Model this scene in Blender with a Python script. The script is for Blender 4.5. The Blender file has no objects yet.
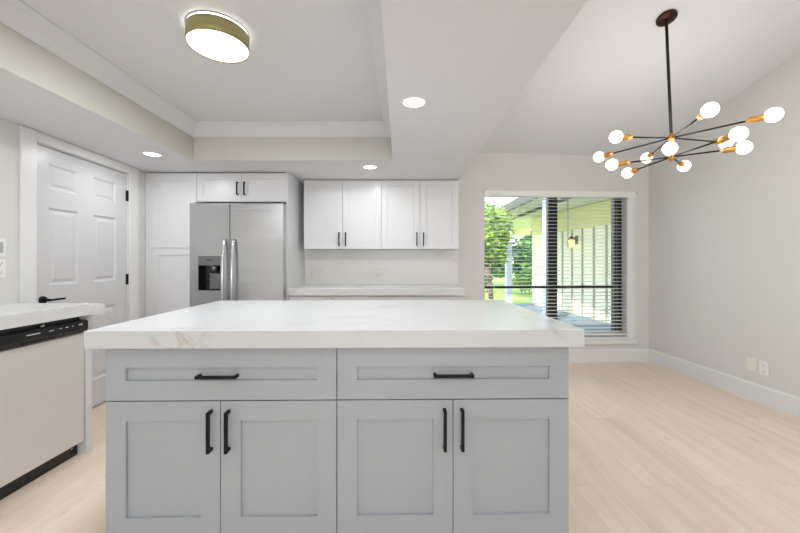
import bpy, bmesh, math, random
from mathutils import Vector, Matrix
random.seed(7)
S = bpy.context.scene
COL = S.collection
PI = math.pi

# ------------------------------------------------------------------ camera
cam_d = bpy.data.cameras.new('camera')
cam = bpy.data.objects.new('camera', cam_d); COL.objects.link(cam)
cam.location = (0, 0, 1.22); cam.rotation_euler = (PI/2, 0, 0)
cam_d.sensor_fit = 'HORIZONTAL'; cam_d.sensor_width = 36.0; cam_d.lens = 36.0*350/800
cam_d.shift_y = -5.5/800.0
cam_d.clip_start = 0.05; cam_d.clip_end = 200
S.camera = cam

# ------------------------------------------------------------------ world, sun, area lights, exposure
S.view_settings.view_transform = 'Standard'; S.view_settings.look = 'None'
S.view_settings.gamma = 1.0; S.view_settings.use_curve_mapping = False
S.view_settings.exposure = 0.13
W = bpy.data.worlds.new('sky'); S.world = W; W.use_nodes = True
wn = W.node_tree.nodes; wl = W.node_tree.links
bg = wn['Background']; bg.inputs['Strength'].default_value = 3.6
tc = wn.new('ShaderNodeTexCoord'); sep = wn.new('ShaderNodeSeparateXYZ'); rmp = wn.new('ShaderNodeValToRGB')
wl.new(tc.outputs['Generated'], sep.inputs[0]); wl.new(sep.outputs['Z'], rmp.inputs[0]); wl.new(rmp.outputs[0], bg.inputs[0])
rmp.color_ramp.elements[0].color = (0.93, 0.96, 1.0, 1); rmp.color_ramp.elements[1].color = (0.50, 0.70, 1.0, 1)
rmp.color_ramp.elements[1].position = 0.8

def light(name, kind, loc, rot, energy, color=(1, 1, 1), size=None, size_y=None, angle=None):
    d = bpy.data.lights.new(name, kind); d.energy = energy; d.color = color
    if size is not None:
        if kind == 'AREA':
            d.shape = 'RECTANGLE'; d.size = size; d.size_y = size_y or size
        else:
            d.shadow_soft_size = size
    if angle is not None: d.angle = angle
    o = bpy.data.objects.new(name, d); COL.objects.link(o)
    o.location = loc; o.rotation_euler = rot
    return o
light('sun', 'SUN', (0, 0, 10), (math.radians(50), 0, math.radians(-35)), 7.0, (1, 0.95, 0.86), angle=math.radians(1))
# added area lamp standing in for daylight from an unseen opening behind the camera
light('daylight_fill', 'AREA', (0.35, -5.85, 1.1), (PI/2, 0, 0), 30, (0.90, 0.95, 1.0), 3.3, 2.0)

# ------------------------------------------------------------------ materials
def lin(c): return tuple(((x/255)/12.92 if x/255 <= 0.04045 else ((x/255+0.055)/1.055)**2.4) for x in c)
def mat(name, rgb, rough=0.5, metal=0.0, emis=None, estr=0.0, noise=0.0, nscale=40, bump=0.0, spec=None, stretch=None, coat=0):
    m = bpy.data.materials.new(name); m.use_nodes = True
    nt = m.node_tree; b = nt.nodes['Principled BSDF']
    col = (*lin(rgb), 1)
    b.inputs['Base Color'].default_value = col
    b.inputs['Roughness'].default_value = rough; b.inputs['Metallic'].default_value = metal
    if spec is not None: b.inputs['Specular IOR Level'].default_value = spec
    if coat: b.inputs['Coat Weight'].default_value = coat
    if emis: b.inputs['Emission Color'].default_value = (*lin(emis), 1); b.inputs['Emission Strength'].default_value = estr
    tcn = nt.nodes.new('ShaderNodeTexCoord'); mp = nt.nodes.new('ShaderNodeMapping')
    nt.links.new(tcn.outputs['Object'], mp.inputs[0])
    if stretch: mp.inputs['Scale'].default_value = stretch
    nz = nt.nodes.new('ShaderNodeTexNoise'); nz.inputs['Scale'].default_value = nscale; nz.inputs['Detail'].default_value = 3
    nt.links.new(mp.outputs[0], nz.inputs['Vector'])
    if noise:
        mx = nt.nodes.new('ShaderNodeMix'); mx.data_type = 'RGBA'
        mx.inputs[6].default_value = tuple(max(0, c*(1-noise)) for c in col[:3])+(1,)
        mx.inputs[7].default_value = tuple(min(1, c*(1+noise)) for c in col[:3])+(1,)
        nt.links.new(nz.outputs['Fac'], mx.inputs[0]); nt.links.new(mx.outputs[2], b.inputs['Base Color'])
    if bump:
        bp = nt.nodes.new('ShaderNodeBump'); bp.inputs['Strength'].default_value = bump; bp.inputs['Distance'].default_value = 0.002
        nt.links.new(nz.outputs['Fac'], bp.inputs['Height']); nt.links.new(bp.outputs[0], b.inputs['Normal'])
    return m

M = {}
M['ceiling'] = mat('ceiling_paint', (227, 228, 231), 0.8, noise=0.01, nscale=60, bump=0.05)
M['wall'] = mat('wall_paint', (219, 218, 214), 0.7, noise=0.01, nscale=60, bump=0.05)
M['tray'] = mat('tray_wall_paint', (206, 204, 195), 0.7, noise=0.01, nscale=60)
M['trim'] = mat('trim_paint', (230, 230, 230), 0.35, noise=0.01)
M['white'] = mat('white_cabinet_paint', (221, 221, 222), 0.3, noise=0.008)
M['doorw'] = mat('white_door_paint', (212, 212, 213), 0.3, noise=0.008)
M['grey'] = mat('grey_cabinet_paint', (168, 173, 178), 0.32, noise=0.012, nscale=25)
M['black'] = mat('matte_black_metal', (8, 8, 9), 0.5, 0.0, bump=0.05, spec=0.25)
M['gap'] = mat('dark_gap', (10, 10, 10), 0.8, noise=0.1)
M['plastic'] = mat('white_plastic', (238, 237, 232), 0.35, noise=0.01)
M['ivory'] = mat('ivory_plastic', (232, 230, 220), 0.4, noise=0.01)
M['greyplastic'] = mat('grey_plastic', (176, 180, 184), 0.4, noise=0.02)
M['steel'] = mat('brushed_steel', (200, 201, 203), 0.24, 1.0, noise=0.04, nscale=1.2, stretch=(0.4, 0.4, 5), bump=0.5)
M['steel'].node_tree.nodes['Bump'].inputs['Distance'].default_value = 0.012
M['steelh'] = mat('polished_steel', (205, 205, 206), 0.16, 1.0, noise=0.02)
M['dwsteel'] = mat('dishwasher_steel', (226, 223, 219), 0.42, 0.35, noise=0.02, nscale=5, stretch=(40, 1, 1))
M['fdark'] = mat('fridge_side_grey', (70, 71, 73), 0.5, 0.2, noise=0.05)
M['dwblack'] = mat('glossy_black_panel', (18, 18, 20), 0.16, noise=0.05)
M['dgrey'] = mat('dispenser_grey', (120, 121, 122), 0.35, 0.5, noise=0.05)
M['mark'] = mat('pale_print', (190, 190, 190), 0.5, noise=0.02)
M['bronze'] = mat('dark_bronze', (62, 34, 22), 0.35, 0.7, noise=0.15)
M['rod'] = mat('dark_rod', (16, 12, 10), 0.45, 0.1, noise=0.1)
M['brass'] = mat('brushed_brass', (214, 160, 92), 0.3, 0.9, noise=0.06)
M['drum'] = mat('champagne_metal', (176, 168, 118), 0.4, 0.35, noise=0.03)
M['bulb'] = mat('lit_bulb_glass', (255, 250, 240), 0.3, emis=(255, 246, 228), estr=5.0)
M['lens'] = mat('lit_diffuser', (255, 255, 255), 0.4, emis=(255, 252, 246), estr=5.0)
M['blind'] = mat('blind_vinyl', (236, 236, 232), 0.45, noise=0.01)
M['cord'] = mat('blind_cord', (150, 148, 140), 0.6, noise=0.03)
M['wframe'] = mat('black_window_frame', (16, 17, 18), 0.4, noise=0.05)
M['deck'] = mat('porch_concrete', (108, 126, 142), 0.7, noise=0.08, nscale=3)
M['grass'] = mat('lawn_green', (150, 175, 70), 0.9, noise=0.35, nscale=14)
M['siding'] = mat('siding_paint', (236, 230, 200), 0.7, noise=0.02)
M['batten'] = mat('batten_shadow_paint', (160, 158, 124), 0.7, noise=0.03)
M['yellow'] = mat('cream_bounce_tint', (212, 205, 140), 0.7, noise=0.03)  # yellow cast of bounced light put into the colour
M['porchc'] = mat('porch_ceiling_bounce_tint', (214, 214, 178), 0.7, noise=0.03)  # pale ceiling with warm bounced light painted into its colour
M['eave'] = mat('eave_dark', (90, 92, 84), 0.7, noise=0.05)
M['post'] = mat('porch_post_paint', (214, 222, 236), 0.6, noise=0.02)
M['lamp'] = mat('lantern_glow', (255, 225, 140), 0.4, emis=(255, 214, 110), estr=1.6)
M['bark'] = mat('bark', (120, 96, 84), 0.9, noise=0.3, nscale=12, bump=0.5)
def leafmat(n, a, b):
    m = mat(n, a, 0.6); nt = m.node_tree; bs = nt.nodes['Principled BSDF']
    g = nt.nodes.new('ShaderNodeNewGeometry'); mx = nt.nodes.new('ShaderNodeMix'); mx.data_type = 'RGBA'
    mx.inputs[6].default_value = (*lin(a), 1); mx.inputs[7].default_value = (*lin(b), 1)
    nt.links.new(g.outputs['Random Per Island'], mx.inputs[0]); nt.links.new(mx.outputs[2], bs.inputs['Base Color'])
    return m
M['leafy'] = leafmat('yellow_green_leaves', (170, 205, 60), (70, 120, 40))
M['leafd'] = leafmat('dark_green_leaves', (120, 165, 90), (36, 72, 44))
M['leafh'] = leafmat('hedge_leaves', (150, 190, 80), (60, 105, 50))

def floor_mat():
    m = bpy.data.materials.new('oak_planks'); m.use_nodes = True
    nt = m.node_tree; N = nt.nodes; L = nt.links; b = N['Principled BSDF']
    tcn = N.new('ShaderNodeTexCoord')
    mp = N.new('ShaderNodeMapping'); mp.inputs['Rotation'].default_value = (0, 0, PI/2); L.new(tcn.outputs['Object'], mp.inputs[0])
    br = N.new('ShaderNodeTexBrick'); L.new(mp.outputs[0], br.inputs['Vector'])
    br.inputs['Scale'].default_value = 1.0; br.inputs['Brick Width'].default_value = 1.9; br.inputs['Row Height'].default_value = 0.19
    br.inputs['Mortar Size'].default_value = 0.0012; br.inputs['Mortar Smooth'].default_value = 0.3
    br.offset = 0.43; br.offset_frequency = 2
    br.inputs['Color1'].default_value = (0.15, 0.15, 0.15, 1); br.inputs['Color2'].default_value = (0.85, 0.85, 0.85, 1); br.inputs['Mortar'].default_value = (0.3, 0.3, 0.3, 1)
    mp2 = N.new('ShaderNodeMapping'); mp2.inputs['Scale'].default_value = (9, 0.8, 1); L.new(tcn.outputs['Object'], mp2.inputs[0])
    # offset the grain per plank
    add = N.new('ShaderNodeVectorMath'); add.operation = 'ADD'; L.new(mp2.outputs[0], add.inputs[0])
    sc = N.new('ShaderNodeVectorMath'); sc.operation = 'SCALE'; sc.inputs['Scale'].default_value = 13; L.new(br.outputs['Color'], sc.inputs[0]); L.new(sc.outputs[0], add.inputs[1])
    nz = N.new('ShaderNodeTexNoise'); nz.inputs['Scale'].default_value = 1.6; nz.inputs['Detail'].default_value = 6; nz.inputs['Distortion'].default_value = 0.8
    L.new(add.outputs[0], nz.inputs['Vector'])
    m1 = N.new('ShaderNodeMix'); m1.data_type = 'FLOAT'; m1.inputs[0].default_value = 0.30
    L.new(nz.outputs['Fac'], m1.inputs[2]); L.new(br.outputs['Color'], m1.inputs[3])
    cr = N.new('ShaderNodeValToRGB'); L.new(m1.outputs[0], cr.inputs[0])
    e = cr.color_ramp.elements
    e[0].position = 0.25; e[0].color = (*lin((226, 205, 183)), 1); e[1].position = 0.75; e[1].color = (*lin((247, 230, 211)), 1)
    # knots
    mp3 = N.new('ShaderNodeMapping'); mp3.inputs['Scale'].default_value = (6.0, 2.2, 1); L.new(tcn.outputs['Object'], mp3.inputs[0])
    vo = N.new('ShaderNodeTexVoronoi'); vo.inputs['Scale'].default_value = 1.0; L.new(mp3.outputs[0], vo.inputs['Vector'])
    kr = N.new('ShaderNodeMapRange'); kr.inputs['From Min'].default_value = 0.02; kr.inputs['From Max'].default_value = 0.11
    kr.inputs['To Min'].default_value = 0.35; kr.inputs['To Max'].default_value = 0.0; L.new(vo.outputs['Distance'], kr.inputs['Value'])
    mk = N.new('ShaderNodeMix'); mk.data_type = 'RGBA'; L.new(kr.outputs[0], mk.inputs[0]); L.new(cr.outputs[0], mk.inputs[6]); mk.inputs[7].default_value = (*lin((140, 118, 98)), 1)
    ms = N.new('ShaderNodeMix'); ms.data_type = 'RGBA'; L.new(mk.outputs[2], ms.inputs[6]); ms.inputs[7].default_value = (*lin((170, 150, 128)), 1)
    mm = N.new('ShaderNodeMath'); mm.operation = 'MULTIPLY'; mm.inputs[1].default_value = 0.35; L.new(br.outputs['Fac'], mm.inputs[0]); L.new(mm.outputs[0], ms.inputs[0])
    L.new(ms.outputs[2], b.inputs['Base Color']); b.inputs['Roughness'].default_value = 0.42
    bp = N.new('ShaderNodeBump'); bp.inputs['Strength'].default_value = 0.15; bp.inputs['Distance'].default_value = 0.001; L.new(nz.outputs['Fac'], bp.inputs['Height']); L.new(bp.outputs[0], b.inputs['Normal'])
    return m
M['floor'] = floor_mat()

def marble(name, base, vein, gold, spots=()):
    m = bpy.data.materials.new(name); m.use_nodes = True
    nt = m.node_tree; N = nt.nodes; L = nt.links; b = N['Principled BSDF']
    tcn = N.new('ShaderNodeTexCoord')
    def ridge(scale, width, off):
        mp = N.new('ShaderNodeMapping'); mp.inputs['Location'].default_value = off; mp.inputs['Rotation'].default_value = (0.4, 0.3, 0.6); L.new(tcn.outputs['Object'], mp.inputs[0])
        nz = N.new('ShaderNodeTexNoise'); nz.inputs['Scale'].default_value = scale; nz.inputs['Detail'].default_value = 5; nz.inputs['Distortion'].default_value = 1.2
        L.new(mp.outputs[0], nz.inputs['Vector'])
        s = N.new('ShaderNodeMath'); s.operation = 'SUBTRACT'; L.new(nz.outputs['Fac'], s.inputs[0]); s.inputs[1].default_value = 0.5
        a = N.new('ShaderNodeMath'); a.operation = 'ABSOLUTE'; L.new(s.outputs[0], a.inputs[0])
        r = N.new('ShaderNodeMapRange'); r.inputs['From Min'].default_value = 0; r.inputs['From Max'].default_value = width
        r.inputs['To Min'].default_value = 1; r.inputs['To Max'].default_value = 0; L.new(a.outputs[0], r.inputs['Value'])
        return r
    r1 = ridge(1.3, 0.035, (3, 1, 0))
    k = N.new('ShaderNodeTexNoise'); k.inputs['Scale'].default_value = 1.5; L.new(tcn.outputs['Object'], k.inputs['Vector'])
    kr = N.new('ShaderNodeMapRange'); kr.inputs['From Min'].default_value = 0.5; kr.inputs['From Max'].default_value = 0.7; kr.inputs['To Max'].default_value = 0.35; L.new(k.outputs['Fac'], kr.inputs['Value'])
    mu = N.new('ShaderNodeMath'); mu.operation = 'MULTIPLY'; L.new(r1.outputs[0], mu.inputs[0]); L.new(kr.outputs[0], mu.inputs[1])
    mx = N.new('ShaderNodeMix'); mx.data_type = 'RGBA'; mx.inputs[6].default_value = (*lin(base), 1); mx.inputs[7].default_value = (*lin(vein), 1); L.new(mu.outputs[0], mx.inputs[0])
    cur = mx.outputs[2]
    for i, (p, rad, amt, sc) in enumerate(spots):
        r2 = ridge(sc, 0.06, (i*2.3+5, 2, i))
        sb = N.new('ShaderNodeVectorMath'); sb.operation = 'DISTANCE'; L.new(tcn.outputs['Object'], sb.inputs[0]); sb.inputs[1].default_value = p
        rr = N.new('ShaderNodeMapRange'); rr.inputs['From Min'].default_value = rad*0.4; rr.inputs['From Max'].default_value = rad; rr.inputs['To Min'].default_value = amt; rr.inputs['To Max'].default_value = 0
        L.new(sb.outputs['Value'], rr.inputs['Value'])
        q = N.new('ShaderNodeMath'); q.operation = 'MULTIPLY'; L.new(r2.outputs[0], q.inputs[0]); L.new(rr.outputs[0], q.inputs[1])
        m2 = N.new('ShaderNodeMix'); m2.data_type = 'RGBA'; L.new(cur, m2.inputs[6]); m2.inputs[7].default_value = (*lin(gold), 1); L.new(q.outputs[0], m2.inputs[0])
        cur = m2.outputs[2]
    L.new(cur, b.inputs['Base Color']); b.inputs['Roughness'].default_value = 0.22; b.inputs['Specular IOR Level'].default_value = 0.35
    return m
GOLD = (150, 132, 92)
M['quartz'] = marble('veined_quartz', (208, 209, 210), (180, 180, 178), GOLD, [((-0.62, -0.525, -0.035), 0.15, 0.32, 7.0), ((0.82, -0.525, -0.035), 0.09, 0.35, 7.0), ((0.15, 0.2, 0), 0.25, 0.15, 3.0)])
M['quartzs'] = marble('plain_quartz', (218, 218, 216), (170, 170, 168), GOLD)
M['quartzb'] = marble('backsplash_quartz', (226, 224, 219), (185, 183, 178), GOLD, [((-0.74, 0, -0.10), 0.12, 0.28, 16.0)])

def glass_mat():
    m = bpy.data.materials.new('window_glass'); m.use_nodes = True
    nt = m.node_tree; N = nt.nodes; L = nt.links; N.remove(N['Principled BSDF'])
    t = N.new('ShaderNodeBsdfTransparent'); g = N.new('ShaderNodeBsdfGlossy'); g.inputs['Roughness'].default_value = 0.02
    lw = N.new('ShaderNodeFresnel'); lw.inputs['IOR'].default_value = 1.35
    mx = N.new('ShaderNodeMixShader'); L.new(lw.outputs[0], mx.inputs[0]); L.new(t.outputs[0], mx.inputs[1]); L.new(g.outputs[0], mx.inputs[2])
    t.inputs['Color'].default_value = (0.96, 0.98, 0.97, 1)
    L.new(mx.outputs[0], N['Material Output'].inputs[0])
    return m
M['glass'] = glass_mat()

# ------------------------------------------------------------------ mesh helpers
def new(): return bmesh.new()
def box(bm, x0, x1, y0, y1, z0, z1, M4=None, bev=0.0):
    vs = [bm.verts.new(Vector(p)) for p in ((x0,y0,z0),(x1,y0,z0),(x1,y1,z0),(x0,y1,z0),(x0,y0,z1),(x1,y0,z1),(x1,y1,z1),(x0,y1,z1))]
    fs = [bm.faces.new([vs[i] for i in f]) for f in ((0,3,2,1),(4,5,6,7),(0,1,5,4),(1,2,6,5),(2,3,7,6),(3,0,4,7))]
    if bev:
        es = list({e for f in fs for e in f.edges})
        r = bmesh.ops.bevel(bm, geom=es, offset=bev, segments=2, profile=0.5, affect='EDGES', clamp_overlap=True)
        vs = list({v for f in r['faces'] for v in f.verts} | {v for v in vs if v.is_valid})
    if M4: bmesh.ops.transform(bm, matrix=M4, verts=vs)
    return vs
def tube(bm, a, b, r, n=16, r2=None, caps=True):
    a = Vector(a); b = Vector(b); d = b-a
    q = d.to_track_quat('Z', 'Y'); r2 = r if r2 is None else r2
    A = []; B = []
    for i in range(n):
        t = 2*PI*i/n; o = Vector((math.cos(t), math.sin(t), 0))
        A.append(bm.verts.new(a+q@(o*r))); B.append(bm.verts.new(b+q@(o*r2)))
    for i in range(n):
        j = (i+1) % n; bm.faces.new((A[i], A[j], B[j], B[i])).smooth = True
    if caps: bm.faces.new(A[::-1]); bm.faces.new(B)
def lathe(bm, prof, loc=(0,0,0), axis=(0,0,1), n=32, smooth=True):
    q = Vector(axis).to_track_quat('Z', 'Y'); loc = Vector(loc); rings = []
    for r, h in prof:
        if r < 1e-6: rings.append([bm.verts.new(loc+q@Vector((0,0,h)))])
        else: rings.append([bm.verts.new(loc+q@Vector((r*math.cos(2*PI*i/n), r*math.sin(2*PI*i/n), h))) for i in range(n)])
    for A, B in zip(rings, rings[1:]):
        for i in range(n):
            j = (i+1) % n
            if len(A) == 1 and len(B) == 1: break
            if len(A) == 1: f = bm.faces.new((A[0], B[j], B[i]))
            elif len(B) == 1: f = bm.faces.new((A[i], A[j], B[0]))
            else: f = bm.faces.new((A[i], A[j], B[j], B[i]))
            f.smooth = smooth
def obj(name, bm, m, parent=None, loc=None, rotz=None):
    bmesh.ops.recalc_face_normals(bm, faces=bm.faces)
    me = bpy.data.meshes.new(name); bm.to_mesh(me); bm.free()
    o = bpy.data.objects.new(name, me); COL.objects.link(o)
    for x in (m if isinstance(m, (list, tuple)) else [m]): me.materials.append(x)
    if parent: o.parent = parent
    if loc: o.location = loc
    if rotz: o.rotation_euler = (0, 0, rotz)
    return o
def thing(name, label, cat, loc=(0,0,0), rotz=0, group=None):
    o = bpy.data.objects.new(name, None); COL.objects.link(o); o.empty_display_size = 0.1
    o.location = loc; o.rotation_euler = (0, 0, rotz); o['label'] = label; o['category'] = cat
    if group: o['group'] = group
    return o
def tag(o, label, cat, group=None, kind=None):
    o['label'] = label; o['category'] = cat
    if group: o['group'] = group
    if kind: o['kind'] = kind
    return o
def struct(o): o['kind'] = 'structure'; return o

def shaker(w, h, rail=0.078, t=0.020, rec=0.011):
    """panel in x 0..w, z 0..h, front face at y=0, back at y=t, recessed centre"""
    bm = new(); vs = box(bm, 0, w, 0, t, 0, h)
    bm.normal_update(); bm.faces.ensure_lookup_table()
    f = [f for f in bm.faces if all(abs(v.co.y) < 1e-6 for v in f.verts)][0]
    e = [e for e in f.edges]
    bmesh.ops.inset_region(bm, faces=[f], thickness=rail, use_even_offset=True)
    r = bmesh.ops.inset_region(bm, faces=[f], thickness=0.0015, use_even_offset=True)
    for v in f.verts: v.co.y += rec
    return bm
def pull(length, vertical, off=0.034, s=0.012):
    """square bar pull, centred at origin, door face at y=0"""
    bm = new(); L = length/2
    if vertical:
        box(bm, -s/2, s/2, -off, -off+s, -L, L, bev=0.0012)
        for z in (-L+s/2, L-s/2): box(bm, -s/2, s/2, -off+s*0.6, 0, z-s/2, z+s/2, bev=0.0012)
    else:
        box(bm, -L, L, -off, -off+s, -s/2, s/2, bev=0.0012)
        for x in (-L+s/2, L-s/2): box(bm, x-s/2, x+s/2, -off+s*0.6, 0, -s/2, s/2, bev=0.0012)
    return bm

# ------------------------------------------------------------------ room shell
K = 0.0572; PHI = math.atan(K)
XW = 0.645; YW = 4.1255
def LX(Y): return -2.363-K*Y          # left wall face
def RX(Y): return 3.032+K*(4.262-Y)   # right wall face
YB = -6.0
SOF = 2.115
def wallmesh(p0, p1, z0, z1, th, holes=(), tops=None):
    """local: x along p0->p1, y = thickness away (0..th), grid with holes (x0,x1,z0,z1)"""
    L = (Vector(p1)-Vector(p0)).length
    xs = sorted({0, L, *[h[0] for h in holes], *[h[1] for h in holes]}); zs = sorted({z0, z1, *[h[2] for h in holes], *[h[3] for h in holes]})
    bm = new()
    for a, b in zip(xs, xs[1:]):
        for c, d in zip(zs, zs[1:]):
            if any(h[0]-1e-6 <= a and b <= h[1]+1e-6 and h[2]-1e-6 <= c and d <= h[3]+1e-6 for h in holes): continue
            box(bm, a, b, 0, th, c, d)
    bmesh.ops.remove_doubles(bm, verts=bm.verts, dist=1e-5)
    # drop interior doubled faces
    seen = {}
    for f in list(bm.faces):
        k = tuple(sorted(v.index for v in f.verts))
    bm.verts.index_update()
    for f in bm.faces: seen.setdefault(tuple(sorted(v.index for v in f.verts)), []).append(f)
    dead = [f for fs in seen.values() if len(fs) > 1 for f in fs]
    if dead: bmesh.ops.delete(bm, geom=dead, context='FACES_ONLY')
    return bm
fl = new(); box(fl, -3.2, 3.7, YB, 4.6, -0.12, 0.0); struct(obj('floor', fl, M['floor']))
# kitchen part of back wall, dining part (slightly turned)
kb = new(); box(kb, LX(YW)-0.15, XW, YW, YW+0.15, 0, SOF+0.6); struct(obj('wall_back', kb, M['wall']))
WH = (0.3506, 2.119, 0.27, 2.049)
DL = math.hypot(3.032-XW, 4.262-YW)
dw_ = wallmesh((0,0), (DL+0.16, 0), 0, 2.75, 0.17, [WH])
struct(obj('wall_back_dining', dw_, M['wall'], loc=(XW, YW, 0), rotz=PHI))
# left wall with door opening; local x runs along +Y, thickness to -X
DY0, DY1 = 2.394, 3.285
lw0 = Vector((LX(YB), YB)); lw1 = Vector((LX(YW), YW))
lwm = wallmesh(lw0, lw1, 0, SOF+0.3, 0.14, [((DY0-YB)/math.cos(PHI), (DY1-YB)/math.cos(PHI), 0.0, 2.04)])
ANG_L = math.atan2(lw1.y-lw0.y, lw1.x-lw0.x)
struct(obj('wall_left', lwm, M['wall'], loc=(lw0.x, lw0.y, 0), rotz=ANG_L))
# right wall up to the vault
rw0 = Vector((RX(4.262), 4.262)); rw1 = Vector((RX(YB), YB))
LR = (rw1-rw0).length
bm = new()
prof = [(0, 0), (LR, 0), (LR, 2.9), (LR*0.52, 3.75), (0, 2.75)]
f1 = [bm.verts.new((x, 0, z)) for x, z in prof]; f2 = [bm.verts.new((x, 0.14, z)) for x, z in prof]
bm.faces.new(f1); bm.faces.new(f2[::-1])
for i in range(5): bm.faces.new((f1[i], f1[(i+1) % 5], f2[(i+1) % 5], f2[i]))
struct(obj('wall_right', bm, M['wall'], loc=(rw0.x, rw0.y, 0), rotz=math.atan2(rw1.y-rw0.y, rw1.x-rw0.x)))
# wall behind the viewer with a wide glazed opening
bw = wallmesh((0,0), (6.7, 0), 0, 3.6, 0.12, [(1.65, 5.05, 0.0, 2.15)])
struct(obj('wall_front', bw, M['wall'], loc=(3.7, YB, 0), rotz=PI))
# kitchen dropped ceiling with tray
TX0, TX1, TY0, TY1 = -1.845, -0.065, 0.52, 3.117
bm = new(); XL = -2.75
def quad(bm, pts): bm.faces.new([bm.verts.new(p) for p in pts])
for a, b, c, d in ((XL, XW, TY1, YW), (XL, XW, YB, TY0), (XL, TX0, TY0, TY1), (TX1, XW, TY0, TY1)):
    quad(bm, ((a, c, SOF), (b, c, SOF), (b, d, SOF), (a, d, SOF)))
quad(bm, ((XW, YB, SOF), (XW, YB, 4.0), (XW, YW, 4.0), (XW, YW, SOF)))
quad(bm, ((XL, YB, 4.0), (XW, YB, 4.0), (XW, YW, 4.0), (XL, YW, 4.0)))
quad(bm, ((XL, YB, SOF), (XL, YB, 4.0), (XL, YW, 4.0), (XL, YW, SOF)))
bmesh.ops.remove_doubles(bm, verts=bm.verts, dist=1e-5)
struct(obj('ceiling', bm, M['ceiling']))
bm = new(); box(bm, TX0-0.02, TX1+0.02, TY0-0.02, TY1+0.02, 2.43, 2.46); struct(obj('ceiling_tray', bm, M['ceiling']))
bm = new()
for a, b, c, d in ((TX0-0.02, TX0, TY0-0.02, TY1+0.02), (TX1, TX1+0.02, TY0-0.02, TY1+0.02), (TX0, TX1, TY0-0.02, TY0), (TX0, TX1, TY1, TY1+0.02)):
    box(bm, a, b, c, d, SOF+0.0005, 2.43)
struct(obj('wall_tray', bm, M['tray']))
# crown moulding round the tray (profile swept round the rectangle)
bm = new()
cprof = [(0.0, 2.323), (0.006, 2.323), (0.010, 2.333), (0.022, 2.345), (0.042, 2.362), (0.066, 2.392), (0.078, 2.412), (0.088, 2.418), (0.088, 2.4295), (0.0, 2.4295)]
rings = []
for o_, z in cprof:
    rings.append([bm.verts.new(p) for p in ((TX0+o_, TY0+o_, z), (TX1-o_, TY0+o_, z), (TX1-o_, TY1-o_, z), (TX0+o_, TY1-o_, z))])
for A, B in zip(rings, rings[1:]):
    for i in range(4): bm.faces.new((A[i], A[(i+1) % 4], B[(i+1) % 4], B[i]))
struct(obj('trim_1', bm, M['ceiling']))
# dining vault
def DZ(Y): return 2.48+0.25*(4.262-Y)
bm = new(); YP = 0.4
p = [(XW-0.02, 4.5, DZ(4.5)), (3.9, 4.5, DZ(4.5)), (3.9, YP, DZ(YP)), (XW-0.02, YP, DZ(YP)), (3.9, YB, DZ(YP)-0.25*(YP-YB)), (XW-0.02, YB, DZ(YP)-0.25*(YP-YB))]
lo = [bm.verts.new(q) for q in p]; hi = [bm.verts.new((q[0], q[1], q[2]+0.1)) for q in p]
for s_ in (lo, hi): bm.faces.new(s_[:4]); bm.faces.new((s_[3], s_[2], s_[4], s_[5]))
for i, j in ((0,1),(1,2),(2,4),(4,5),(5,3),(3,0)): bm.faces.new((lo[i], lo[j], hi[j], hi[i]))
struct(obj('ceiling_dining', bm, M['ceiling']))
# baseboards
def baseboard(name, p0, p1, h=0.155, t=0.016, flip=1):
    p0 = Vector(p0); p1 = Vector(p1); L = (p1-p0).length; bm = new()
    pr = [(0, 0), (-t, 0), (-t, h-0.018), (-t*0.45, h-0.004), (-t*0.3, h), (0, h)]
    A = [bm.verts.new((0, y*flip, z)) for y, z in pr]; B = [bm.verts.new((L, y*flip, z)) for y, z in pr]
    n = len(pr); bm.faces.new(A); bm.faces.new(B[::-1])
    for i in range(n): bm.faces.new((A[i], A[(i+1) % n], B[(i+1) % n], B[i]))
    return struct(obj(name, bm, M['trim'], loc=(p0.x, p0.y, 0.0), rotz=math.atan2(p1.y-p0.y, p1.x-p0.x)))
baseboard('baseboard_back', (XW+0.01, YW+0.0005), (3.032, 4.262))
baseboard('baseboard_right', (rw0.x, rw0.y), (rw1.x, rw1.y))
baseboard('baseboard_left', (LX(0.2), 0.2), (LX(-2.9), -2.9), flip=-1)

# ------------------------------------------------------------------ dining window
win = thing('window_1', 'x', 'window', (XW, YW, 0), PHI); del win['label']; del win['category']; struct(win)
x0, x1, z0, z1 = WH
bm = new()  # painted jamb liners, head, bottom track
for a in ((x0, x0+0.006, 0, 0.15, z0, z1), (x1-0.006, x1, 0, 0.15, z0, z1), (x0, x1, 0, 0.15, z1-0.006, z1)): box(bm, *a)
box(bm, x0, x1, -0.0, 0.165, z0, z0+0.03); box(bm, x0, x1, 0.085, 0.165, z0+0.03, z0+0.075)
obj('window_jamb', bm, M['trim'], win)
bm = new(); box(bm, x1, x1+0.088, -0.012, -0.0005, z0-0.001, z1, bev=0.003); obj('window_casing', bm, M['trim'], win)
bm = new(); box(bm, x0-0.01, x1+0.10, -0.03, 0.0, z0-0.05, z0-0.001, bev=0.004); obj('window_sill', bm, M['trim'], win)
bm = new()
xm0, xm1 = (1.822-XW)/math.cos(PHI), (1.936-XW)/math.cos(PHI)
xr = 2.018
for a in ((x0+0.006, x0+0.04, 0.10, 0.15, z0+0.075, z1-0.006), (xm0, xm1, 0.095, 0.155, z0+0.075, z1-0.006), (xr, x1-0.006, 0.095, 0.155, z0+0.075, z1-0.006),
          (x0+0.04, xm0, 0.11, 0.15, 0.885, 0.912), (xm1, xr, 0.11, 0.15, 0.885, 0.912)): box(bm, *a)
obj('window_frame', bm, M['wframe'], win)
for a, b in ((x0+0.04, xm0), (xm1, xr)):
    bm = new(); box(bm, a, b, 0.128, 0.132, z0+0.075, z1-0.006); obj('window_pane', bm, M['glass'], win)
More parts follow.
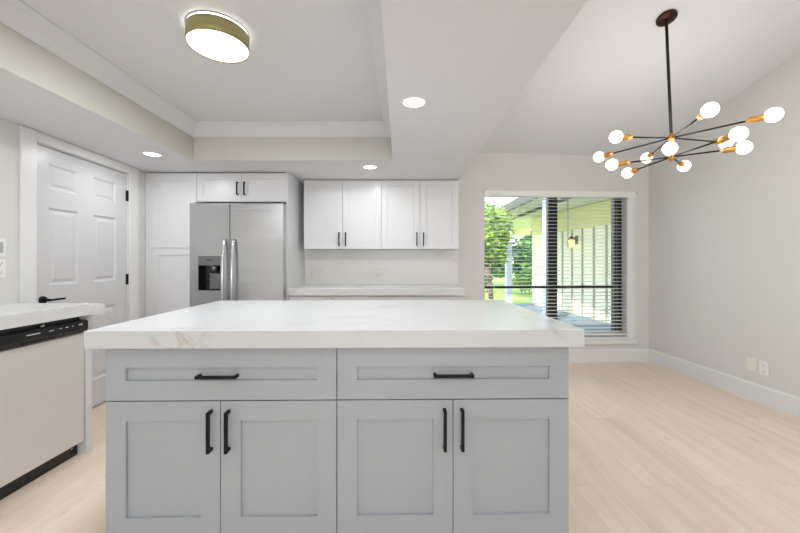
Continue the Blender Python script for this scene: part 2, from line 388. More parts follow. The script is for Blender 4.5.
bm = new(); box(bm, 1.58, 1.64, 0.095, 0.11, 0.912, 0.925, bev=0.003); tube(bm, (1.61, 0.10, 0.925), (1.61, 0.10, 0.935), 0.01); obj('sash_latch', bm, M['wframe'], win)

bl = thing('window_blind', 'white horizontal slat blind with open slats hanging in the dining window', 'blind', (XW, YW, 0), PHI)
bm = new(); box(bm, x0-0.004, x1+0.088, -0.028, -0.013, z1-0.062, z1+0.008, bev=0.003); box(bm, x0+0.008, x1-0.008, 0.004, 0.055, z1-0.062, z1-0.012); obj('headrail', bm, M['blind'], bl)
bm = new(); n = 38; zt = z1-0.088; zb = z0+0.095
for i in range(n):
    z = zt+(zb-zt)*i/(n-1); pts = []
    for k in range(7):
        a = -1+k/3.0; y = 0.030+a*0.024; zz = z+0.0022*(1-a*a)+a*0.0010
        pts.append((y, zz))
    A = [[bm.verts.new((xx, y, zz+d)) for (y, zz) in pts] for xx in (x0+0.010, x1-0.008) for d in (0, 0.0022)]
    for k in range(6):
        bm.faces.new((A[0][k], A[0][k+1], A[2][k+1], A[2][k])); bm.faces.new((A[1][k], A[3][k], A[3][k+1], A[1][k+1]))
    bm.faces.new((A[0][0], A[2][0], A[3][0], A[1][0])); bm.faces.new((A[0][6], A[1][6], A[3][6], A[2][6]))
obj('slats', bm, M['blind'], bl)
bm = new(); box(bm, x0+0.010, x1-0.008, 0.008, 0.052, zb-0.045, zb-0.025, bev=0.003); obj('bottom_rail', bm, M['blind'], bl)
bm = new()
for xx in (x0+0.13, 0.95, 1.40, x1-0.13):
    for yy in (0.005, 0.055): tube(bm, (xx, yy, zb-0.03), (xx, yy, z1-0.06), 0.0010, 6)
obj('ladder_cord', bm, M['blind'], bl)
bm = new(); tube(bm, (1.372, -0.004, z1-0.075), (1.372, -0.004, 1.39), 0.0045, 8); obj('tilt_wand', bm, M['cord'], bl)
bm = new(); tube(bm, (x0+0.125, -0.003, z1-0.075), (x0+0.125, -0.003, 1.15), 0.002, 8); tube(bm, (x0+0.125, -0.003, 1.15), (x0+0.125, -0.003, 1.11), 0.006, 8, 0.008); obj('lift_cord', bm, M['cord'], bl)
bm = new(); box(bm, x0-0.008, x0+0.008, -0.022, -0.014, z1-0.03, z1+0.010); obj('bracket', bm, M['greyplastic'], bl)
bm = new(); box(bm, x1+0.089, x1+0.103, -0.028, -0.001, z1-0.03, z1+0.010); obj('bracket', bm, M['greyplastic'], bl)

# ------------------------------------------------------------------ panelled door in the left wall
# local frame: x along +Y (wall direction), y into the wall (-X side); room side is y<0
def lp(Y): return (Y-YB)/math.cos(PHI)
door = thing('door_1', 'x', 'door', (lw0.x, lw0.y, 0), ANG_L); del door['label']; del door['category']; struct(door)
# rectangular grid slab with 6 sunk and raised panels
a0, a1 = lp(2.398), lp(3.281); dz0, dz1 = 0.012, 2.030
bm = new()
cols = [(lp(2.510), lp(2.755)), (lp(2.903), lp(3.150))]
rows = [(0.23, 0.835), (1.045, 1.605), (1.74, 1.918)]
xs = sorted([a0, a1]+[c for p_ in cols for c in p_]); zs = sorted([dz0, dz1]+[c for p_ in rows for c in p_])
FY = 0.012
grid = {(i, j): bm.verts.new((x, FY, z)) for i, x in enumerate(xs) for j, z in enumerate(zs)}
panels = []
for i in range(len(xs)-1):
    for j in range(len(zs)-1):
        f = bm.faces.new((grid[i, j], grid[i+1, j], grid[i+1, j+1], grid[i, j+1]))
        if i in (1, 3) and j in (1, 3, 5): panels.append(f)
bm.normal_update()
for f in panels:
    bmesh.ops.inset_region(bm, faces=[f], thickness=0.014, use_even_offset=True)
    for v in f.verts: v.co.y += 0.012
    bmesh.ops.inset_region(bm, faces=[f], thickness=0.012, use_even_offset=True)
    bmesh.ops.inset_region(bm, faces=[f], thickness=0.018, use_even_offset=True)
    for v in f.verts: v.co.y -= 0.008
box(bm, a0, a1, FY+0.013, FY+0.036, dz0, dz1)
for p_ in (((a0, FY), (a0, FY+0.013)), ((a1, FY), (a1, FY+0.013))):
    quad(bm, ((p_[0][0], p_[0][1], dz0), (p_[1][0], p_[1][1], dz0), (p_[1][0], p_[1][1], dz1), (p_[0][0], p_[0][1], dz1)))
for z in (dz0, dz1): quad(bm, ((a0, FY, z), (a1, FY, z), (a1, FY+0.013, z), (a0, FY+0.013, z)))
obj('door_panel', bm, M['doorw'], door)
bm = new(); w0, w1 = lp(DY0), lp(DY1)
box(bm, w0-0.105, w0-0.001, -0.018, -0.0005, 0, 2.112, bev=0.003); box(bm, w1+0.001, w1+0.115, -0.018, -0.0005, 0, 2.112, bev=0.003); box(bm, w0-0.001, w1+0.001, -0.018, -0.0005, 2.041, 2.112, bev=0.003)
obj('door_casing', bm, M['trim'], door)
bm = new(); box(bm, w0+0.0003, w0+0.002, -0.0005, 0.13, 0, 2.039); box(bm, w1-0.002, w1-0.0003, -0.0005, 0.13, 0, 2.039); box(bm, w0+0.002, w1-0.002, -0.0005, 0.13, 2.036, 2.039); obj('door_jamb', bm, M['trim'], door)
bm = new(); box(bm, w0, w1, 0.055, 0.12, 0, 2.04); obj('door_gap_shade', bm, M['gap'], door)  # dark box behind the door, painted shade for the gaps around it
bm = new(); hx = lp(2.462)
lathe(bm, [(0, -0.013), (0.026, -0.013), (0.028, -0.009), (0.028, 0.0)], (hx, FY, 0.945), (0, 1, 0), 24)
tube(bm, (hx, FY-0.012, 0.945), (hx, FY-0.055, 0.945), 0.009); box(bm, hx-0.008, hx+0.115, FY-0.062, FY-0.048, 0.938, 0.952, bev=0.003)
obj('door_handle', bm, M['black'], door)
for z in (1.83, 1.05, 0.25):
    bm = new(); tube(bm, (a1+0.002, 0.004, z-0.05), (a1+0.002, 0.004, z+0.05), 0.008, 10); box(bm, a1-0.012, a1+0.008, 0.008, 0.0125, z-0.05, z+0.05); obj('hinge', bm, M['black'], door)

# ------------------------------------------------------------------ cabinets
def add_door(root, x, z, w, h, fy, mt, hand=None, hz=None, hl=0.172, rail=0.078, rec=0.011, name='door'):
    d = obj(name, shaker(w, h, rail, 0.020, rec), mt, root, (x, fy, z))
    if hand is not None:
        obj('handle', pull(hl, name != 'drawer'), M['black'], d, (hand, 0, hz))
    return d
# island (slightly turned) : local origin at slab centre on floor
ISL = Vector((-0.2555, 1.895, 0)); IR = math.radians(0.9)
def isl(x, y): 
    c, s = math.cos(IR), math.sin(IR); return (ISL.x+x*c-y*s, ISL.y+x*s+y*c, 0)
IW = 0.978; IDF = -0.522
def island_unit(xl, w, label, split, hpos):
    # local: origin left-front-bottom corner of the box
    t = thing('island_cabinet', label, 'cabinet', isl(xl, IDF+0.035), IR, 'base cabinets of the kitchen island')
    bm = new(); box(bm, 0, w, 0.020, 0.90, 0.10, 0.8775); obj('body', bm, M['grey'], t)
    bm = new(); box(bm, 0.002, w-0.002, 0.075, 0.88, 0.0, 0.10); obj('toe_kick', bm, M['grey'], t)
    g = 0.0015
    add_door(t, g, 0.663, w-2*g, 0.209, 0, M['grey'], hpos, 0.100, 0.160, rail=0.078, name='drawer')
    add_door(t, g, 0.115, split-2*g, 0.5435, 0, M['grey'], split-2*g-0.034, 0.430, 0.162)
    add_door(t, split+g, 0.115, w-split-2*g, 0.5435, 0, M['grey'], 0.033, 0.430, 0.162)
    return t
UX0 = -1.181-ISL.x; UW = 0.919; UV = 0.940
island_unit(UX0, UW, 'left grey shaker island base cabinet with one drawer over two doors', 0.455, 0.448)
island_unit(UX0+UW+0.001, UV, 'right grey shaker island base cabinet with one drawer over two doors', 0.468, 0.466)
bm = new(); box(bm, -IW, IW, -0.525, 0.525, -0.070, 0.0, bev=0.0025)
ic = obj('island_countertop', bm, M['quartz'], None, (ISL.x, ISL.y, 0.9485), IR)
tag(ic, 'large white gold-veined stone slab covering the grey kitchen island', 'countertop')

# back wall cabinets
pf = 3.52
def white_unit(name, label, x0, x1, fy, yb, z0, z1, cat='cabinet', group=None):
    t = thing(name, label, cat, (x0, fy, 0), 0, group)
    bm = new(); box(bm, 0, x1-x0, 0.021, yb-fy, z0, z1); obj('body', bm, M['white'], t)
    return t
# pantry
px0, px1 = -2.50, -2.044
pt = white_unit('pantry_cabinet', 'tall white pantry cabinet in the corner left of the refrigerator', px0, px1, pf, YW-0.002, 0.10, 2.105)
add_door(pt, 0.002, 1.353, px1-px0-0.004, 0.750, 0, M['white'], rail=0.07, rec=0.007)
add_door(pt, 0.002, 0.102, px1-px0-0.004, 1.246, 0, M['white'], rail=0.07, rec=0.007)
bm = new(); box(bm, 0, px1-px0, 0.06, YW-0.002-pf, 0, 0.099); obj('toe_kick', bm, M['white'], pt)
bm = new(); box(bm, LX(pf)+0.004-px0, -0.001, 0.004, 0.03, 0, 2.105); obj('filler_strip', bm, M['white'], pt)
# over-fridge cabinet with end panel
fx0, fx1 = -2.042, -1.146
ft = white_unit('overhead_cabinet', 'short white two door cabinet above the steel refrigerator', fx0, fx1, pf, YW-0.002, 1.815, 2.105)
wd = (fx1-fx0-0.005)/2
add_door(ft, 0.001, 1.817, wd, 0.286, 0, M['white'], wd-0.034, 0.13, 0.13, rail=0.062, rec=0.007)
add_door(ft, fx1-fx0-0.001-wd, 1.817, wd, 0.286, 0, M['white'], 0.034, 0.13, 0.13, rail=0.062, rec=0.007)
bm = new(); box(bm, fx1-fx0+0.001, fx1-fx0+0.021, -0.001, YW-0.002-pf, 0, 2.113, bev=0.001); obj('side_panel', bm, M['white'], ft)
# upper cabinets
ux0, ux1 = -1.056, 0.645; uf = 3.845; um = (ux0+ux1)/2
for i, (a, b, lab) in enumerate(((ux0, um-0.001, 'left white two door wall cabinet above the marble backsplash'), (um+0.001, ux1, 'right white two door wall cabinet above the marble backsplash'))):
    t = white_unit('wall_cabinet', lab, a, b, uf, YW-0.001, 1.352, 2.108, group='white wall cabinets over the backsplash')
    w2 = (b-a-0.006)/2
    add_door(t, 0.001, 1.354, w2, 0.752, 0, M['white'], w2-0.034, 0.105, 0.15, rail=0.066, rec=0.007)
    add_door(t, b-a-0.001-w2, 1.354, w2, 0.752, 0, M['white'], 0.034, 0.105, 0.15, rail=0.066, rec=0.007)
# base run under the back counter
bx0, bx1 = fx1+0.024, 0.645; bmid = (bx0+bx1)/2
for i, (a, b, lab) in enumerate(((bx0, bmid-0.001, 'white base cabinet under back counter, nearer the refrigerator'), (bmid+0.001, bx1, 'white base cabinet under back counter, nearer the dining window'))):
    t = white_unit('base_cabinet', lab, a, b, 3.525, YW-0.002, 0.10, 0.8725, group='white base cabinets on the back wall')
    w2 = (b-a-0.006)/2
    for k in range(2):
        xx = 0.001 if k == 0 else b-a-0.001-w2
        add_door(t, xx, 0.70, w2, 0.165, 0, M['white'], w2/2, 0.082, 0.13, rail=0.05, rec=0.007, name='drawer')
        add_door(t, xx, 0.102, w2, 0.594, 0, M['white'], (w2-0.034) if k == 0 else 0.034, 0.49, 0.15, rail=0.066, rec=0.007)
    bm = new(); box(bm, 0, b-a, 0.06, YW-0.002-3.525, 0, 0.099); obj('toe_kick', bm, M['white'], t)
bm = new(); box(bm, bx0, bx1+0.006, 3.50, YW-0.001, 0.873, 0.948, bev=0.002)
tag(obj('back_countertop', bm, M['quartzs']), 'narrow white stone countertop along the back wall below the wall cabinets', 'countertop')
bm = new(); box(bm, bx0-bmid, 0.681-bmid, -0.008, 0.008, -0.2015, 0.2)
bs = obj('backsplash', bm, M['quartzb'], None, (bmid, YW-0.009, 1.151)); tag(bs, 'pale veined marble slab backsplash between back counter and wall cabinets', 'backsplash')
def outlet(name, label, cat, loc, rotz, w=0.072, h=0.116, kind='duplex', mt=None, group=None):
    t = thing(name, label, cat, loc, rotz, group)
    bm = new(); box(bm, -w/2, w/2, -0.006, 0, -h/2, h/2, bev=0.002); obj('cover_plate', bm, mt or M['plastic'], t)
    if kind == 'duplex':
        for z in (-0.028, 0.028):
            bm = new(); box(bm, -0.017, 0.017, -0.0085, -0.006, z-0.014, z+0.014, bev=0.001); r = obj('receptacle', bm, mt or M['plastic'], t)
            bm = new()
            for x in (-0.0065, 0.0065): box(bm, x-0.0013, x+0.0013, -0.0092, -0.0085, z-0.001, z+0.008)
            tube(bm, (0, -0.0085, z-0.008), (0, -0.0092, z-0.008), 0.0025, 8)
            obj('slot', bm, M['gap'], r)
    elif kind == 'switch':
        bm = new(); box(bm, -0.017, 0.017, -0.0095, -0.006, -0.034, 0.034, bev=0.0015); obj('rocker', bm, M['greyplastic'], t)
    elif kind == 'blank':
        for z in (-0.04, 0.04):
            bm = new(); tube(bm, (0, -0.006, z), (0, -0.0072, z), 0.003, 10); obj('screw', bm, mt or M['plastic'], t)
    return t
outlet('wall_outlet', 'white outlet on the marble backsplash below the wall cabinets', 'outlet', (-0.258, YW-0.0172, 1.09), 0, mt=M['quartzb'])
# right wall pair, left wall pair
AR = math.atan2(rw1.y-rw0.y, rw1.x-rw0.x)
def rwp(Y, z): return (RX(Y)-0.0006, Y, z)
def yR(u): k = (u-400)/350; return (3.032+K*4.262)/(k+K)
Y1, Y2 = yR(752), yR(764.5)
outlet('blank_plate', 'ivory blank wall plate above right baseboard, left of the outlet', 'wall plate', rwp(Y1, 1.22-103.5*Y1/350), AR, kind='blank', mt=M['ivory'])
outlet('wall_outlet', 'white outlet low on the right wall beside an ivory plate', 'outlet', rwp(Y2, 1.22-107.5*Y2/350), AR)
outlet('wall_outlet', 'white outlet on left wall just above the side counter', 'outlet', (LX(2.17)+0.0006, 2.17, 1.175), ANG_L)
outlet('light_switch', 'light switch on left wall directly above the counter outlet', 'switch', (LX(2.17)+0.0006, 2.17, 1.305), ANG_L, kind='switch')

# ------------------------------------------------------------------ refrigerator
fr = thing('refrigerator', 'stainless steel side-by-side refrigerator with ice and water dispenser', 'refrigerator', (-2.055, 3.42, 0))
FWd = 0.915; sp = 0.392; ftop = 1.785
bm = new(); box(bm, 0.02, FWd-0.020, 0.095, 0.66, 0.03, ftop-0.012); obj('body', bm, M['fdark'], fr)
bm = new(); box(bm, 0.03, FWd-0.03, 0.075, 0.6, 0.0, 0.10); obj('base_grille', bm, M['fdark'], fr)
def fdoor(xa, xb, hole=None):
    bm = new()
    if not hole:
        box(bm, xa, xb, 0, 0.085, 0.11, ftop, bev=0.003)
        return obj('door', bm, M['steel'], fr)
    hx0, hx1, hz0, hz1 = hole
    for a in ((xa, hx0, 0, 0.085, 0.11, ftop), (hx1, xb, 0, 0.085, 0.11, ftop), (hx0, hx1, 0, 0.085, 0.11, hz0), (hx0, hx1, 0, 0.085, hz1, ftop), (hx0, hx1, 0.07, 0.085, hz0, hz1)): box(bm, *a)
    return obj('door', bm, M['steel'], fr)
def fz(y): return 1.22-(y-261)*3.42/350
def fxu(u): return (u-400)/350*3.42+2.055
hole = (fxu(198.2), fxu(222.4), fz(290.5), fz(256))
ld = fdoor(0, sp-0.003, hole); rd = fdoor(sp+0.003, FWd)
disp = (hole[0], hole[1], hole[2], hole[3])
bm = new(); box(bm, disp[0], disp[1], -0.004, 0.04, fz(265.5), disp[3], bev=0.003); dp = obj('dispenser_panel', bm, M['dgrey'], ld)
bm = new(); box(bm, disp[0]+0.08, disp[0]+0.14, -0.0048, -0.004, fz(260.5), fz(259.7)); obj('print', bm, M['gap'], dp)
bm = new(); box(bm, disp[0], disp[1], 0.066, 0.07, disp[2], fz(265.5)); box(bm, disp[0], disp[0]+0.004, 0, 0.066, disp[2], fz(265.5)); box(bm, disp[1]-0.004, disp[1], 0, 0.066, disp[2], fz(265.5)); box(bm, disp[0], disp[1], 0, 0.066, disp[2], disp[2]+0.006)
obj('dispenser_recess', bm, M['dwblack'], ld)
bm = new(); cx = (disp[0]+disp[1])/2+0.02; zt_ = fz(266)
lathe(bm, [(0, 0), (0.03, 0), (0.026, -0.03), (0.018, -0.05), (0, -0.05)], (cx, 0.035, zt_), n=20); box(bm, cx-0.05, cx+0.075, 0.042, 0.052, disp[2]+0.01, disp[2]+0.165, bev=0.004)
obj('dispenser_paddle', bm, M['dgrey'], ld)
for d, xx in ((ld, sp-0.045), (rd, sp+0.045)):
    bm = new(); zA, zB = fz(239), 0.62; N_ = 24; pr = []
    for i in range(N_+1):
        t_ = i/N_; pr.append((xx, -0.022-0.042*math.sin(PI*t_)**0.6, zA+(zB-zA)*t_))
    rings = []
    for x_, y_, z_ in pr: rings.append([bm.verts.new((x_+0.0145*math.cos(2*PI*k/14), y_+0.010*math.sin(2*PI*k/14), z_)) for k in range(14)])
    for A, B in zip(rings, rings[1:]):
        for k in range(14): bm.faces.new((A[k], A[(k+1) % 14], B[(k+1) % 14], B[k])).smooth = True
    bm.faces.new(rings[0]); bm.faces.new(rings[-1][::-1])
    for z_ in (zA-0.02, zB+0.02): tube(bm, (xx, -0.03, z_), (xx, 0.001, z_), 0.010, 12)
    obj('handle', bm, M['steelh'], d)
for xa in (0.03, FWd-0.10):
    bm = new(); box(bm, xa, xa+0.07, 0.03, 0.12, ftop, ftop+0.014, bev=0.003); obj('hinge_cover', bm, M['fdark'], fr)

# ------------------------------------------------------------------ left counter with dishwasher (fronts face +X)
# local: x along +Y from near end ; y = toward the wall (-X)
LCX = -1.985
def sidex(X, Y): return (X, Y, 0)
R90 = PI/2
def ly(d): return d
bm = new()
def LXc(Y): return LX(Y)+0.003
pts = [(-1.962, 0.60), (-1.966, 2.205), (-1.905, 2.205), (-1.905, 2.262), (LXc(2.262), 2.262), (LXc(0.60), 0.60)]
lo = [bm.verts.new((x, y, 0.880)) for x, y in pts]; hi = [bm.verts.new((x, y, 0.948)) for x, y in pts]
bm.faces.new(lo); bm.faces.new(hi)
for i in range(6): bm.faces.new((lo[i], lo[(i+1) % 6], hi[(i+1) % 6], hi[i]))
tag(obj('side_countertop', bm, M['quartzs']), 'white stone countertop at the left edge above the dishwasher', 'countertop')
dw = thing('dishwasher', 'stainless steel dishwasher with black control panel under left counter', 'dishwasher', (-1.992, 1.625, 0), R90)
# with rotz 90: local x -> +Y, local y -> -X
bm = new(); box(bm, 0.004, 0.580, 0.03, 0.47-0.01, 0.09, 0.872); obj('tub', bm, M['fdark'], dw)
bm = new(); box(bm, 0, 0.584, 0, 0.029, 0.088, 0.768, bev=0.003); obj('door', bm, M['dwsteel'], dw)
bm = new()
pr = [(0.0, 0.771), (-0.018, 0.779), (-0.024, 0.800), (-0.022, 0.845), (-0.004, 0.852), (0.029, 0.852), (0.029, 0.771)]
A = [bm.verts.new((0, y, z)) for y, z in pr]; B = [bm.verts.new((0.584, y, z)) for y, z in pr]
bm.faces.new(A); bm.faces.new(B)
for i in range(7): bm.faces.new((A[i], A[(i+1) % 7], B[(i+1) % 7], B[i]))
cp = obj('control_panel', bm, M['dwblack'], dw)
bm = new()
for xa, xb, z, h_ in ((0.22, 0.29, 0.826, 0.006), (0.34, 0.365, 0.826, 0.004), (0.40, 0.412, 0.828, 0.004), (0.435, 0.452, 0.828, 0.004), (0.475, 0.487, 0.828, 0.004), (0.52, 0.545, 0.829, 0.009)):
    bm = new(); box(bm, xa, xb, -0.0242, -0.0212, z-h_/2, z+h_/2); obj('print', bm, M['mark'], cp)
bm = new(); box(bm, 0.20, 0.38, -0.0245, -0.010, 0.781, 0.788); obj('latch_recess', bm, M['gap'], cp)
bm = new(); box(bm, 0.315, 0.327, -0.001, 0.02, 0.8525, 0.860); box(bm, 0.327, 0.335, -0.0, 0.02, 0.8525, 0.866); obj('mounting_bracket', bm, M['steelh'], dw)
bm = new(); box(bm, 0, 0.584, 0.045, 0.06, 0.0, 0.087); kp = obj('kick_plate', bm, M['dwblack'], dw)
bm = new(); tube(bm, (0.545, 0.045, 0.055), (0.545, 0.043, 0.055), 0.006, 12); obj('screw', bm, M['steelh'], kp)
ep = thing('end_panel', 'white cabinet end panel closing the left counter beside the dishwasher', 'panel', (-1.987, 2.215, 0), R90)
bm = new(); box(bm, 0, 0.040, -0.004, 0.47, 0.0, 0.8795, bev=0.001); obj('panel', bm, M['white'], ep)
# base cabinet on the near side of the dishwasher
sb = thing('side_base_cabinet', 'white base cabinet under left counter, nearer the viewer than the dishwasher', 'cabinet', (-1.992, 0.62, 0), R90)
bm = new(); box(bm, 0, 1.0, 0.021, 0.38, 0.10, 0.8795); obj('body', bm, M['white'], sb)
add_door(sb, 0.002, 0.102, 0.497, 0.77, 0, M['white'], 0.46, 0.66, 0.15, rail=0.066); add_door(sb, 0.501, 0.102, 0.497, 0.77, 0, M['white'], 0.036, 0.66, 0.15, rail=0.066)
bm = new(); box(bm, 0, 1.0, 0.06, 0.38, 0, 0.0995); obj('toe_kick', bm, M['white'], sb)

# ------------------------------------------------------------------ ceiling lights
def downlight(X, Y, label, e_=4.0, Z=SOF, tilt=0):
    t = thing('recessed_light', label, 'ceiling light', (X, Y, Z), 0, 'recessed downlights in the ceiling'); t.rotation_euler = (tilt, 0, 0)
    bm = new(); lathe(bm, [(0.060, -0.001), (0.062, -0.006), (0.076, -0.005), (0.080, -0.0008)], n=40); obj('trim_ring', bm, M['trim'], t)
    bm = new(); lathe(bm, [(0, -0.004), (0.055, -0.004), (0.061, -0.0012)], n=40); obj('lens', bm, M['lens'], t)
    d = bpy.data.lights.new('downlight_glow', 'AREA'); d.shape = 'DISK'; d.size = 0.11; d.energy = e_; d.color = (0.94, 0.97, 1.0)
    lo_ = bpy.data.objects.new('downlight_glow', d); COL.objects.link(lo_); lo_.parent = t; lo_.location = (0, 0, -0.009)
downlight(0.079, 1.97, 'large bright recessed downlight in ceiling above the island, right of the tray')
downlight(-2.07, 2.927, 'recessed downlight in dropped ceiling near the panelled door')
downlight(-0.286, 3.33, 'recessed downlight in dropped ceiling before the wall cabinets')
downlight(-2.07, 0.55, 'added unseen fill downlight in dropped ceiling over the side counter', 5)  # lamp added out of view to brighten floor and side counter
downlight(0.079, 0.15, 'added unseen fill downlight in dropped ceiling in front of the island, right of the tray', 5.5)  # lamp added out of view to light the island front from above
downlight(-1.6, -0.7, 'added unseen fill downlight in dropped ceiling behind the viewer, left side', 5)  # added fill behind the camera, no such lamp known
downlight(-0.2, -1.3, 'added unseen fill downlight in dropped ceiling behind the viewer, right side', 4)  # added fill lamp, unseen, for the floor and cabinet fronts
downlight(1.75, 1.0, 'added unseen fill downlight in the sloped dining ceiling, nearer the viewer than the chandelier', 15, DZ(1.0), -math.atan(0.25))  # added lamp in the unseen part of the vault, brightens dining floor
fm = thing('flush_ceiling_light', 'round flush ceiling light with champagne drum and glowing white diffuser', 'ceiling light', (-0.953, 1.838, 2.43))
R_ = 0.150
bm = new(); lathe(bm, [(R_-0.004, -0.014), (R_, -0.014), (R_, -0.090), (R_-0.004, -0.090), (R_-0.004, -0.014)], n=64); obj('drum', bm, M['drum'], fm)
bm = new(); lathe(bm, [(0, -0.086), (R_-0.012, -0.086), (R_-0.0045, -0.083), (R_-0.0045, -0.07), (0, -0.07)], n=64); obj('diffuser', bm, M['lens'], fm)
bm = new(); lathe(bm, [(R_-0.008, -0.0135), (R_-0.004, -0.0135), (R_-0.004, -0.005), (R_-0.008, -0.005), (R_-0.008, -0.0135)], n=64); obj('glow_ring', bm, M['lens'], fm)
bm = new(); lathe(bm, [(0, -0.0045), (R_+0.001, -0.0035), (R_+0.001, -0.0005), (0, -0.0005)], n=64); obj('ceiling_plate', bm, M['greyplastic'], fm)
d = bpy.data.lights.new('flush_glow', 'AREA'); d.shape = 'DISK'; d.size = 0.27; d.energy = 16; d.color = (0.95, 0.975, 1.0)
lo_ = bpy.data.objects.new('flush_glow', d); COL.objects.link(lo_); lo_.parent = fm; lo_.location = (0, 0, -0.094)

# ------------------------------------------------------------------ chandelier
HX, HY, ZU, ZL = 1.903, 2.455, 2.083, 1.950
CX = 1.868; CZ = DZ(HY)
ch = thing('sputnik_chandelier', 'brass and black multi-arm chandelier with twelve lit globe bulbs hanging over dining area', 'chandelier', (HX, HY, 0))
bm = new(); nrm = Vector((0, -0.25, -1)).normalized()
lathe(bm, [(0, 0.001), (0.060, 0.001), (0.062, 0.006), (0.062, 0.018), (0.058, 0.022), (0, 0.022)], (CX-HX, 0, CZ), nrm, 40)
tube(bm, (CX-HX, 0, CZ-0.01), (CX-HX+0.002, 0, CZ-0.05), 0.012, 16)
for a in (-1, 1): tube(bm, Vector((CX-HX+a*0.035, 0, CZ))+nrm*0.02, Vector((CX-HX+a*0.035, 0, CZ))+nrm*0.027, 0.006, 10)
obj('canopy', bm, M['bronze'], ch)
bm = new(); tube(bm, (CX-HX, 0, CZ-0.03), (0, 0, ZU), 0.0095, 14); obj('stem', bm, M['rod'], ch)
bm = new(); lathe(bm, [(0, 0.035), (0.013, 0.035), (0.013, 0.022), (0.021, 0.020), (0.021, -0.020), (0.013, -0.022), (0.011, -0.025), (0, -0.025)], (0, 0, ZU), n=24); obj('hub', bm, M['brass'], ch)
bm = new(); lathe(bm, [(0, 0.024), (0.012, 0.024), (0.020, 0.018), (0.020, -0.018), (0.012, -0.024), (0.006, -0.034), (0, -0.036)], (0, 0, ZL), n=24); tube(bm, (0, 0, ZL+0.02), (0, 0, ZU-0.02), 0.007, 12); obj('hub', bm, M['brass'], ch)
arms = [(616, 137, 0), (726, 142.6, 0), (773.6, 115, 0), (599, 157, 0), (710, 110, 0), (646.7, 158, 0),
        (738.6, 134, 1), (627.4, 173, 1), (744, 147.6, 1), (612, 164.7, 1), (669.8, 148.5, 1), (684, 166, 1)]
for u, v, lv in arms:
    hz_ = ZL if lv else ZU
    Y = 350*(hz_-1.22)/(261-v); X = (u-400)/350*Y
    d = Vector((X-HX, Y-HY, 0)); L_ = d.length; d.normalize()
    bm = new(); tube(bm, Vector((0, 0, hz_)), Vector((0, 0, hz_))+d*(L_-0.085), 0.0056, 10); arm = obj('arm', bm, M['rod'], ch)
    bm = new(); o_ = Vector((0, 0, hz_))
    lathe(bm, [(0, L_-0.118), (0.007, L_-0.118), (0.008, L_-0.105), (0.0185, L_-0.103), (0.0195, L_-0.100), (0.0195, L_-0.036), (0.0175, L_-0.034), (0.0175, L_-0.05), (0, L_-0.05)], o_, d, 24)
    obj('socket', bm, M['brass'], arm)
    bm = new(); r_ = 0.0415; pr = [(0, L_-0.052), (0.013, L_-0.052), (0.013, L_-0.041)]
    for i in range(3, 15):
        a = PI-PI*i/14; 
        if i >= 2: pr.append((max(0, r_*math.sin(a)), L_+0.0+r_*math.cos(a)))
    lathe(bm, pr, o_, d, 28); obj('bulb', bm, M['bulb'], arm)
l_ = light('chandelier_glow', 'POINT', (0, 0, 2.02), (0, 0, 0), 11, (1, 0.98, 0.96), 0.35); l_.parent = ch

# ------------------------------------------------------------------ outside
bm = new(); box(bm, -1.0, 5.6, 4.6, 10.6, -0.16, -0.05); struct(obj('porch_floor', bm, M['deck']))
bm = new(); box(bm, -14, 26, 10.6, 45, -0.2, -0.085); tag(obj('lawn', bm, M['grass']), 'sunlit lawn beyond the porch seen through the left window pane', 'lawn', kind='stuff')
wy0, wy1 = 4.45, 10.4
def WX(Y): return 4.34-0.124*(Y-7.09)
pw = thing('porch_wall', 'white vertical board and batten house wall running back along the porch', 'wall', (WX(wy0), wy0, 0), math.atan2(wy1-wy0, WX(wy1)-WX(wy0)))
LW = math.hypot(wy1-wy0, WX(wy1)-WX(wy0)); cs = math.cos(math.atan(0.124))
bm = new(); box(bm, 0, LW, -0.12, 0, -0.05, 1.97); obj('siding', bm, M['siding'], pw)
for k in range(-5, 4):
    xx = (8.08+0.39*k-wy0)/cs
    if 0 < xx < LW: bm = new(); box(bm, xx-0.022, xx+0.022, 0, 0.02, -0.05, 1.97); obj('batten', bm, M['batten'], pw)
bm = new(); box(bm, 0, LW, -0.12, 0.02, 1.97, 2.48); obj('upper_board', bm, M['yellow'], pw)  # top band of the wall, bounced light painted as yellow
pc = thing('porch_roof', 'porch ceiling coloured with warm bounce light, dark eave edge, outside the dining window', 'porch roof', (0, 0, 0))
bm = new(); box(bm, 2.75, 4.85, 4.5, 13.0, 2.50, 2.60); obj('ceiling_board', bm, M['porchc'], pc)
bm = new(); box(bm, 2.68, 2.75, 4.5, 13.0, 2.47, 2.66); obj('eave_board', bm, M['eave'], pc)
bm = new(); box(bm, 3.30, 3.36, 4.5, 13.0, 2.44, 2.499); obj('ceiling_joist', bm, M['eave'], pc)
bm = new(); box(bm, 2.70, 4.85, 13.0, 13.12, 2.2, 2.60); obj('end_beam', bm, M['yellow'], pc)
for Y, lab in ((6.95, 'white porch post beside the dark window mullion'), (9.45, 'white porch post further back beside the leafy tree')):
    t = thing('porch_post', lab, 'post', (2.93, Y, -0.05), 0, 'posts holding up the porch roof')
    bm = new(); box(bm, -0.075, 0.075, -0.075, 0.075, 0, 2.545, bev=0.006); obj('shaft', bm, M['post'], t)
    bm = new(); box(bm, -0.095, 0.095, -0.095, 0.095, 0.0, 0.14, bev=0.01); obj('plinth', bm, M['post'], t)
lt = thing('wall_lantern', 'small dark wall lantern glowing yellow on the porch wall', 'lantern', (WX(8.3)+0.0, 8.3, 1.72), math.atan2(wy1-wy0, WX(wy1)-WX(wy0)))
